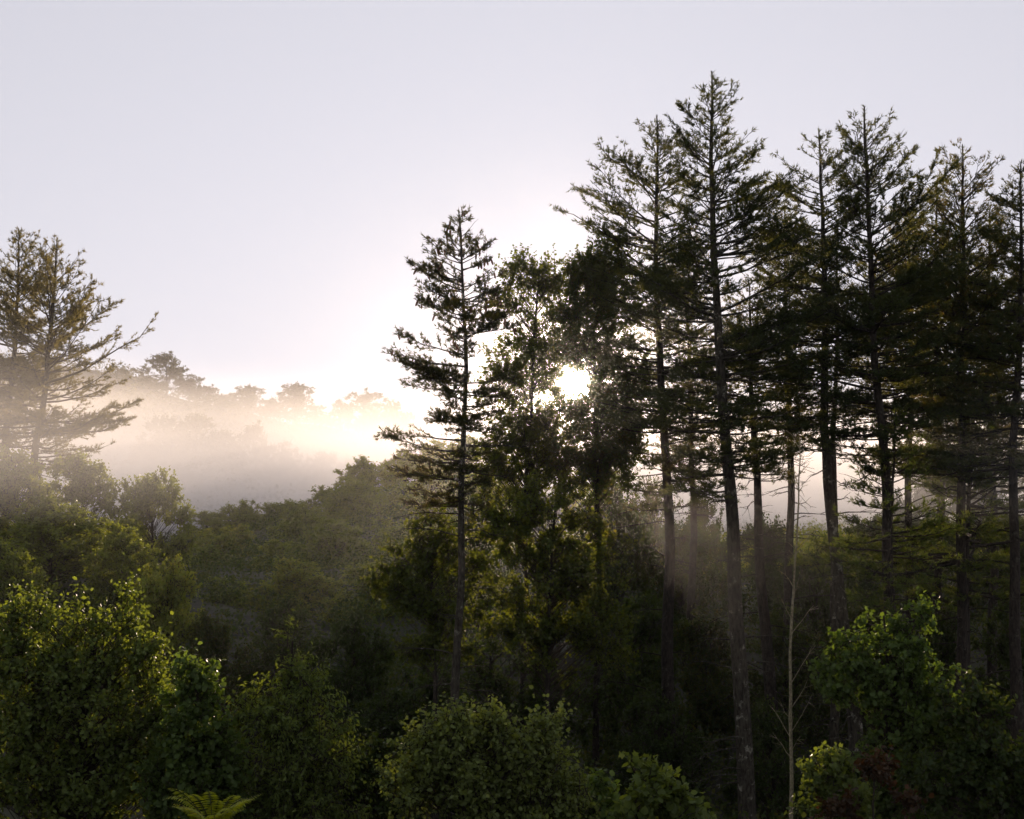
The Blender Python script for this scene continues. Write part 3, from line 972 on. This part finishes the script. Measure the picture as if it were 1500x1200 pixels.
broad('leafy_shrub', 'green shrub below the maple like tree left of the red brown leaves', 'shrub', 1215, 29,
      [(1215, 1130, 30, 34), (1225, 1185, 50, 34)],
      ncl=60, ntw=6, nlf=8, leaf=.12, seed=29, mat=M_leaf_fg, shape='lobed', wr=.9, tw=.4, rt=.05, up=.6, pick=120)
broad('leafy_shrub', 'dark low shrub between the conical sapling and the pale centre shrub', 'shrub', 545, 28,
      [(540, 1130, 40, 40), (560, 1180, 60, 50)],
      ncl=90, ntw=6, nlf=8, leaf=.115, seed=30, mat=M_leaf_dark, shape='oval', wr=.8, tw=.45, rt=.05, up=.6, pick=100)
broad('leafy_shrub', 'ragged shrub in the bottom edge between the pale centre shrub and the little sapling', 'shrub', 870, 26,
      [(860, 1175, 34, 30), (890, 1200, 40, 30)],
      ncl=46, ntw=6, nlf=8, leaf=.12, seed=31, mat=M_leaf_fg2, shape='oval', wr=.8, tw=.4, rt=.05, up=.6, pick=100)


# yellow fern-like fronds bottom left
fx = W(312, 1200, 22)
fo = thing('fern', 'yellow green arching fern fronds at the bottom edge left of the conical sapling', 'fern', fx + np.array([0, 0, -.62]))
frg = np.random.default_rng(41)
for i in range(17):
    az = i / 17 * 2 * math.pi + frg.uniform(-.35, .35)
    L = frg.uniform(.40, .92)
    lean = frg.uniform(.75, 1.25)
    tt = np.linspace(0, 1, 12)
    h = np.array([math.cos(az), math.sin(az), 0])
    P = h * (L * .95 * tt)[:, None] + np.array([0, 0, 1]) * ((1.55 * tt - .85 * lean * tt ** 2) * L * lean + .40)[:, None]
    q = MB()
    P0 = np.vstack([[0, 0, 0], P])
    tubes(q, P0, np.linspace(.008, .003, 13), 3, mat=1)
    uu = np.linspace(.12, .98, 22)
    uu = np.clip(uu + frg.normal(0, .012, 22), .08, .99)
    PB = np.stack([np.interp(uu, tt, P[:, c]) for c in range(3)], -1)
    sdv = np.array([-h[1], h[0], 0])
    for sg in (-1, 1):
        D = np.tile(sdv * sg + h * .35, (22, 1)) + np.array([0, 0, -.15])
        leaves(q, PB, D, np.tile([0, 0, 1.], (22, 1)) + frg.normal(0, .1, (22, 3)), .17 * np.sin(uu * 2.7 + .25), .26, 'diamond', 0, frg)
    link('frond', q.mesh('frond', [M_frond, M_twig]), fo)

# thin pale sapling trunk with bare top
l_ = trunk_line([(1172, 640), (1168, 740), (1165, 850), (1164, 1000), (1162, 1200)], 36)
b_ = l_[0].copy()
o = thing('bare_sapling', 'thin pale bare stemmed sapling standing right of the tallest pine trunk', 'sapling', b_)
l_ = l_ - b_
q = MB()
tubes(q, l_ + np.random.default_rng(5).normal(0, .012, l_.shape) * [1, 1, 0], np.linspace(.075, .012, len(l_)), 8)
link('trunk', q.mesh('sapling_stem', [M_bark_lt], True), o)
rg5 = np.random.default_rng(6)
for i in range(26):
    zb = l_[-1, 2] * rg5.uniform(.45, .99)
    f_ = zb / l_[-1, 2]
    az = rg5.uniform(0, 6.28)
    L = rg5.uniform(.5, 1.5) * (1.3 - f_)
    tt = np.linspace(0, 1, 5)
    h = np.array([math.cos(az), math.sin(az), 0])
    q = MB()
    P = at_z(l_, zb) + h * (L * .7 * tt)[:, None] + np.array([0, 0, 1]) * (L * .9 * tt)[:, None] + rg5.normal(0, .03, (5, 3)) * tt[:, None]
    tubes(q, P, .014 * (1 - .8 * tt), 4)
    D = norm(h + rg5.normal(0, .5, (3, 3)) + [0, 0, .6])
    tubes(q, np.stack([P[[2, 3, 3]], P[[2, 3, 3]] + D * .25], 1), np.tile([.006, .003], (3, 1)), 3)
    link('branch', q.mesh('sapling_branch', [M_bark_lt]), o)

# broadleaf trees round the sun
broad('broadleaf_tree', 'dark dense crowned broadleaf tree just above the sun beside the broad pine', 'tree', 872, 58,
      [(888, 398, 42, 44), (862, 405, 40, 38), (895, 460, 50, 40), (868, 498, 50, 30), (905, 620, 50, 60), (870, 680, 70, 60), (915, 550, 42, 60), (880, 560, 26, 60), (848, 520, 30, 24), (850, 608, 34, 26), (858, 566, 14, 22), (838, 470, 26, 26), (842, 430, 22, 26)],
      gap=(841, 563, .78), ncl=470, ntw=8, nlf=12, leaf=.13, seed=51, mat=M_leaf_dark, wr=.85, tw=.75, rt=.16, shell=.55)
broad('broadleaf_tree', 'open crowned broadleaf tree left of the sun with sky showing through its leaves', 'tree', 765, 59,
      [(770, 400, 40, 26), (810, 410, 32, 40), (745, 440, 32, 50), (785, 500, 45, 50), (745, 560, 50, 55), (802, 560, 36, 66), (826, 530, 22, 24), (826, 600, 22, 22), (818, 470, 22, 36), (770, 640, 60, 50), (810, 640, 40, 50), (810, 690, 60, 50), (735, 690, 50, 60)],
      gap=(841, 563, .78), ncl=440, ntw=7, nlf=12, leaf=.125, seed=52, mat=M_leaf_gold, wr=.85, tw=.8, rt=.14, shell=.6)
broad('broadleaf_tree', 'golden green leafy tree below the sun with backlit leaves down its left side', 'tree', 800, 52,
      [(760, 760, 70, 60), (830, 760, 70, 55), (790, 850, 80, 70), (870, 830, 60, 70), (850, 930, 90, 70), (760, 920, 60, 50)],
      ncl=300, ntw=8, nlf=9, leaf=.15, seed=53, mat=M_leaf_gold, wr=.8, tw=.7, rt=.15, shell=.5)
broad('broadleaf_tree', 'leafy tree with boughs reaching left in front of the slim pine trunk', 'tree', 640, 50,
      [(620, 810, 65, 30), (600, 870, 60, 26), (660, 900, 60, 40), (640, 770, 50, 25), (570, 830, 30, 20), (630, 950, 60, 30), (690, 830, 45, 45)],
      ncl=150, ntw=8, nlf=9, leaf=.15, seed=54, mat=M_leaf_gold, wr=.75, tw=.75, rt=.12, up=.15, shell=.6, dy=.6)
broad('broadleaf_tree', 'dark leafy tree in the shade behind the foot of the slim pine', 'tree', 720, 57,
      [(700, 1000, 90, 60), (620, 1040, 80, 50), (800, 1020, 90, 60), (760, 940, 70, 50)],
      ncl=170, ntw=8, nlf=9, leaf=.16, seed=55, mat=M_leaf_dark, wr=.8, tw=.8, rt=.14, shell=.5)

# a few shared crowns for the understory, the spur and the ridges
PROTO = {}


def proto(key, n, **kw):
    for i in range(n):
        k2 = dict(kw)
        sd2 = kw['seed'] + i
        rg = np.random.default_rng(sd2)
        k2['seed'] = sd2
        lb = []
        for q in range(9):
            a_ = q * 2.4 + rg.uniform(-.5, .5)
            zz_ = [1.3, 1.7, 1.5, 2.4, 2.9, 2.6, 3.6, 4.0, 3.9][q] + rg.uniform(-.3, .3)
            r_ = [1.5, 1.4, 1.5, 1.25, 1.1, 1.2, .8, .55, .7][q]
            lb.append((math.cos(a_) * r_, math.sin(a_) * r_, zz_, rg.uniform(.8, 1.2), rg.uniform(.8, 1.2), rg.uniform(.65, 1.0)))
        lb.append((rg.uniform(-.4, .4), 0, 4.5, .7, .7, .7))
        k2['lobes'] = lb
        k2['trunk_h'] = 4.6
        tm, fm, _ = crown_mesh(**k2)
        PROTO[(key, i)] = (tm, fm)


proto('mid', 4, ncl=230, ntw=8, nlf=9, leaf=.13, seed=60, mat=M_leaf_mid, wr=.8, tw=.55, rt=.10)
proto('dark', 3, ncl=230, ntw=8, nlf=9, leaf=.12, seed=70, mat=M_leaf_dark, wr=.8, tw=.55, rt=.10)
proto('far', 4, ncl=210, ntw=6, nlf=7, leaf=.15, seed=80, mat=M_leaf_far, wr=.85, tw=.5, rt=.10)


def place(key, i, name, label, px, top_py, depth, wpx, group=None, rz=None, hpx=None):
    """a crown whose top shows at top_py and which is wpx photo pixels wide"""
    x = W(px, 720, depth)[0]
    gz = float(ground(x, depth)) - .2
    ztop = W(px, top_py, depth)[2]
    s = depth / F
    sx = wpx * s / 3.9
    szz = max((ztop - gz) / 5.6, sx * .6)
    z0 = ztop - szz * 5.6
    o = thing(name, label, 'tree', (x, depth, min(gz, z0) if z0 < gz else z0), group, rg_p.uniform(0, 6.28) if rz is None else rz, (sx, sx, szz))
    if z0 > gz + .05:
        o.location.z = gz
        o.scale = (sx, sx, (ztop - gz) / 5.6)
    tm, fm = PROTO[(key, i)]
    link('trunk', tm, o)
    link('crown', fm, o, kind='stuff')
    return o


rg_p = np.random.default_rng(99)
# left mounds below the hazy pines
for (px, ty, dp, wp, i, lb) in [
        (30, 640, 90, 150, 0, 'rounded sunlit tree top at the left edge under the hazy pines'),
        (125, 652, 88, 130, 1, 'rounded tree glowing in the mist right below the second hazy pine'),
        (225, 668, 100, 110, 2, 'pale misty tree where the valley mist begins, right of the hazy pines'),
        (75, 720, 76, 170, 3, 'half shaded tree below the glowing rounded one at the left'),
        (185, 755, 74, 110, 0, 'shaded tree at the end of the mist above the big lower left tree'),
        (15, 780, 66, 140, 1, 'dark tree at the left edge above the lower left leafy tree'),
        (250, 790, 62, 130, 2, 'dim tree in the hollow right of the shaded left trees')]:
    place('mid', i, 'leafy_tree', lb, px, ty, dp, wp, 'rounded trees on the left slope')
# spur: rows of crowns stepping up its long gentle slope
ORD = ['leftmost', 'second from the left', 'third from the left', 'fourth from the left', 'fifth from the left', 'sixth from the left', 'seventh from the left', 'eighth from the left', 'rightmost']
rg_s = np.random.default_rng(314)
rows = [('crest row', [(300, 738), (360, 731), (420, 718), (480, 694), (536, 670), (592, 652), (642, 640), (694, 636)], 182, 74),
        ('upper row', [(335, 762), (440, 732), (528, 700), (612, 680), (700, 672)], 150, 118),
        ('middle row', [(300, 790), (405, 786), (505, 748), (590, 752), (680, 735)], 118, 138),
        ('lower row', [(350, 838), (455, 815), (560, 806), (660, 800)], 90, 165)]
for rn, cols, dp, wp in rows:
    for n, (px, ty) in enumerate(cols):
        od = ORD[n] if n < len(cols) - 1 else 'rightmost'
        place('mid', rg_s.integers(0, 4), 'leafy_tree', 'leafy tree %s in the %s of the green spur' % (od, rn), px + rg_s.uniform(-12, 12), ty + rg_s.uniform(-7, 12),
              dp + rg_s.uniform(-7, 7), wp * rg_s.uniform(.8, 1.35), 'trees clothing the green spur')
# dark understory
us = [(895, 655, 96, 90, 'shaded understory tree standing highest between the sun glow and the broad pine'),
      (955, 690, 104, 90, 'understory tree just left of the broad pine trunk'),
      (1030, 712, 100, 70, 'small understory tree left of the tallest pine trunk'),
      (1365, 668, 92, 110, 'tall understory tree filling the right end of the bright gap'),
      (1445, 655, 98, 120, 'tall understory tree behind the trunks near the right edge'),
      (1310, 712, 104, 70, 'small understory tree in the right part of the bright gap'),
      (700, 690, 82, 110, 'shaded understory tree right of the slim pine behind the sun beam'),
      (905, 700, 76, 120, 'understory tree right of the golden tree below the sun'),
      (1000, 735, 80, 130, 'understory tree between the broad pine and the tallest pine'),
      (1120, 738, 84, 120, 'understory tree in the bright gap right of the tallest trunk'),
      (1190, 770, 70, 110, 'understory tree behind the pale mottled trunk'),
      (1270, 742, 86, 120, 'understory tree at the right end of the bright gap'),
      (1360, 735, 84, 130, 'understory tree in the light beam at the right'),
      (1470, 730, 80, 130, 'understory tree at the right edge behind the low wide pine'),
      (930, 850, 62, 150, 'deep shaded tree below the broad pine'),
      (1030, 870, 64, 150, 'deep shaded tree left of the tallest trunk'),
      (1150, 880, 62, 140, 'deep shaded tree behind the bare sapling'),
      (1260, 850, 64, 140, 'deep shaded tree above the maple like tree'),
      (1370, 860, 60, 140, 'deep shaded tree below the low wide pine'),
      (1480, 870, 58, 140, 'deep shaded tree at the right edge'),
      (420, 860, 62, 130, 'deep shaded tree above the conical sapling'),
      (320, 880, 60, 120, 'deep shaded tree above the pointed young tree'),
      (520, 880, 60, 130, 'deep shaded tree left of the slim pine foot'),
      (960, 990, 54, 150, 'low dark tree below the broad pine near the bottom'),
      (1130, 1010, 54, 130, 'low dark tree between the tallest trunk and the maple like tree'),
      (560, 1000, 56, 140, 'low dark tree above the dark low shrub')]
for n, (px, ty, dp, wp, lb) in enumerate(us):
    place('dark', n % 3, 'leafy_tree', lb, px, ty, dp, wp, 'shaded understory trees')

# far ridges: distinct silhouettes
ridge = [(205, 545, 690, 50), (242, 513, 700, 62), (275, 545, 700, 44), (305, 562, 696, 44), (333, 574, 700, 34), (362, 560, 690, 56), (395, 580, 696, 36), (432, 556, 685, 62),
         (460, 590, 690, 34), (498, 582, 685, 40), (532, 568, 685, 62), (566, 578, 690, 46), (594, 598, 690, 36), (150, 540, 700, 60), (180, 535, 705, 50),
         (626, 640, 690, 50), (680, 668, 690, 60), (1090, 652, 690, 60), (1150, 656, 690, 60), (1220, 658, 690, 60), (1290, 658, 690, 60),
         (240, 600, 328, 66), (285, 598, 334, 60), (330, 620, 332, 56), (375, 614, 338, 54), (420, 640, 338, 52), (212, 640, 316, 60), (268, 676, 309, 60),
         (470, 652, 338, 56), (520, 664, 338, 50), (565, 668, 328, 50)]
NTH = ['first', 'second', 'third', 'fourth', 'fifth', 'sixth', 'seventh', 'eighth', 'ninth', 'tenth', 'eleventh', 'twelfth', 'thirteenth', 'fourteenth', 'fifteenth', 'sixteenth', 'seventeenth', 'eighteenth']
ridge.sort()
far_n = near_n = 0
for n, (px, ty, dp, wp) in enumerate(ridge):
    far = dp > 350
    if px > 610 and far:
        lb = 'pale far ridge tree glimpsed ' + {626: 'just left of the slim pine trunk', 680: 'right behind the slim pine trunk', 1090: 'just right of the tallest pine trunk', 1150: 'behind the bare sapling tip',
                                                1220: 'behind the mottled twin trunk', 1290: 'at the right end of the bright gap'}[px]
    elif far:
        lb = 'hazy far ridge tree, %s from the left along the skyline' % NTH[far_n]
        far_n += 1
    else:
        lb = 'misty tree, %s from the left on the hillside just above the mist' % NTH[near_n]
        near_n += 1
    place('far', n % 4, 'ridge_tree', lb, px, ty, dp, wp * 1.15, 'hazy trees on the far ridge' if far else 'misty trees on the nearer hillside')


# ------------------------------------------------------------------ uncountable cover: undergrowth and far woods
def cover(name, label, cat, u0, u1, d0, d1, n, leaf, hgt, lump, mat, seed, shape='diamond', pw=1.0, wr=.8):
    rg = np.random.default_rng(seed)
    nc = n // 14
    f = rg.random(nc) ** pw
    d = d0 + (d1 - d0) * f
    u = rg.uniform(u0, u1, nc)
    x = (u - 750) / F * d
    g = ground(x, d)
    bump = hgt * (.35 + .65 * vnoise(x / lump, d / lump, seed)) * (.75 + .5 * vnoise(x / lump * 2.3, d / lump * 2.3, seed + 3))
    z = g + bump * rg.random(nc) ** .3
    Cc = np.stack([x, d, z], -1)
    B = np.repeat(Cc, 14, 0) + rg.normal(0, leaf * 1.9, (nc * 14, 3)) * [1, 1, .8]
    D = norm(rg.normal(0, 1, B.shape) + [0, 0, -.15])
    N = norm(rg.normal(0, .9, B.shape) + [0, 0, .5])
    q = MB()
    leaves(q, B, D, N, leaf * rg.uniform(.6, 1.3, len(B)), wr, shape, 0, rg)
    o = link(name, q.mesh(name, [mat]), kind='stuff')
    o['label'] = label
    o['category'] = cat
    return o


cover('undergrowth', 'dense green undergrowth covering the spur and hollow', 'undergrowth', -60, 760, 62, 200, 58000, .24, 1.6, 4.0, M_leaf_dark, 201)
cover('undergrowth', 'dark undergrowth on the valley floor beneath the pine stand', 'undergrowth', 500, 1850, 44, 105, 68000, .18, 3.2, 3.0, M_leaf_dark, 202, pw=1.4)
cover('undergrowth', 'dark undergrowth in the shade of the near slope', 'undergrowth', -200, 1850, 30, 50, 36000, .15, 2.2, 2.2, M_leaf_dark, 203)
cover('undergrowth', 'bushy ground cover seen between the trunks in the misty gap', 'undergrowth', 830, 1850, 100, 240, 42000, .40, 3.0, 5.0, M_leaf_mid, 205)
cover('distant_wood', 'pale misty woods covering the hillside and far ridge', 'woods', -150, 1650, 240, 720, 80000, .85, 5.0, 11.0, M_leaf_far, 204)
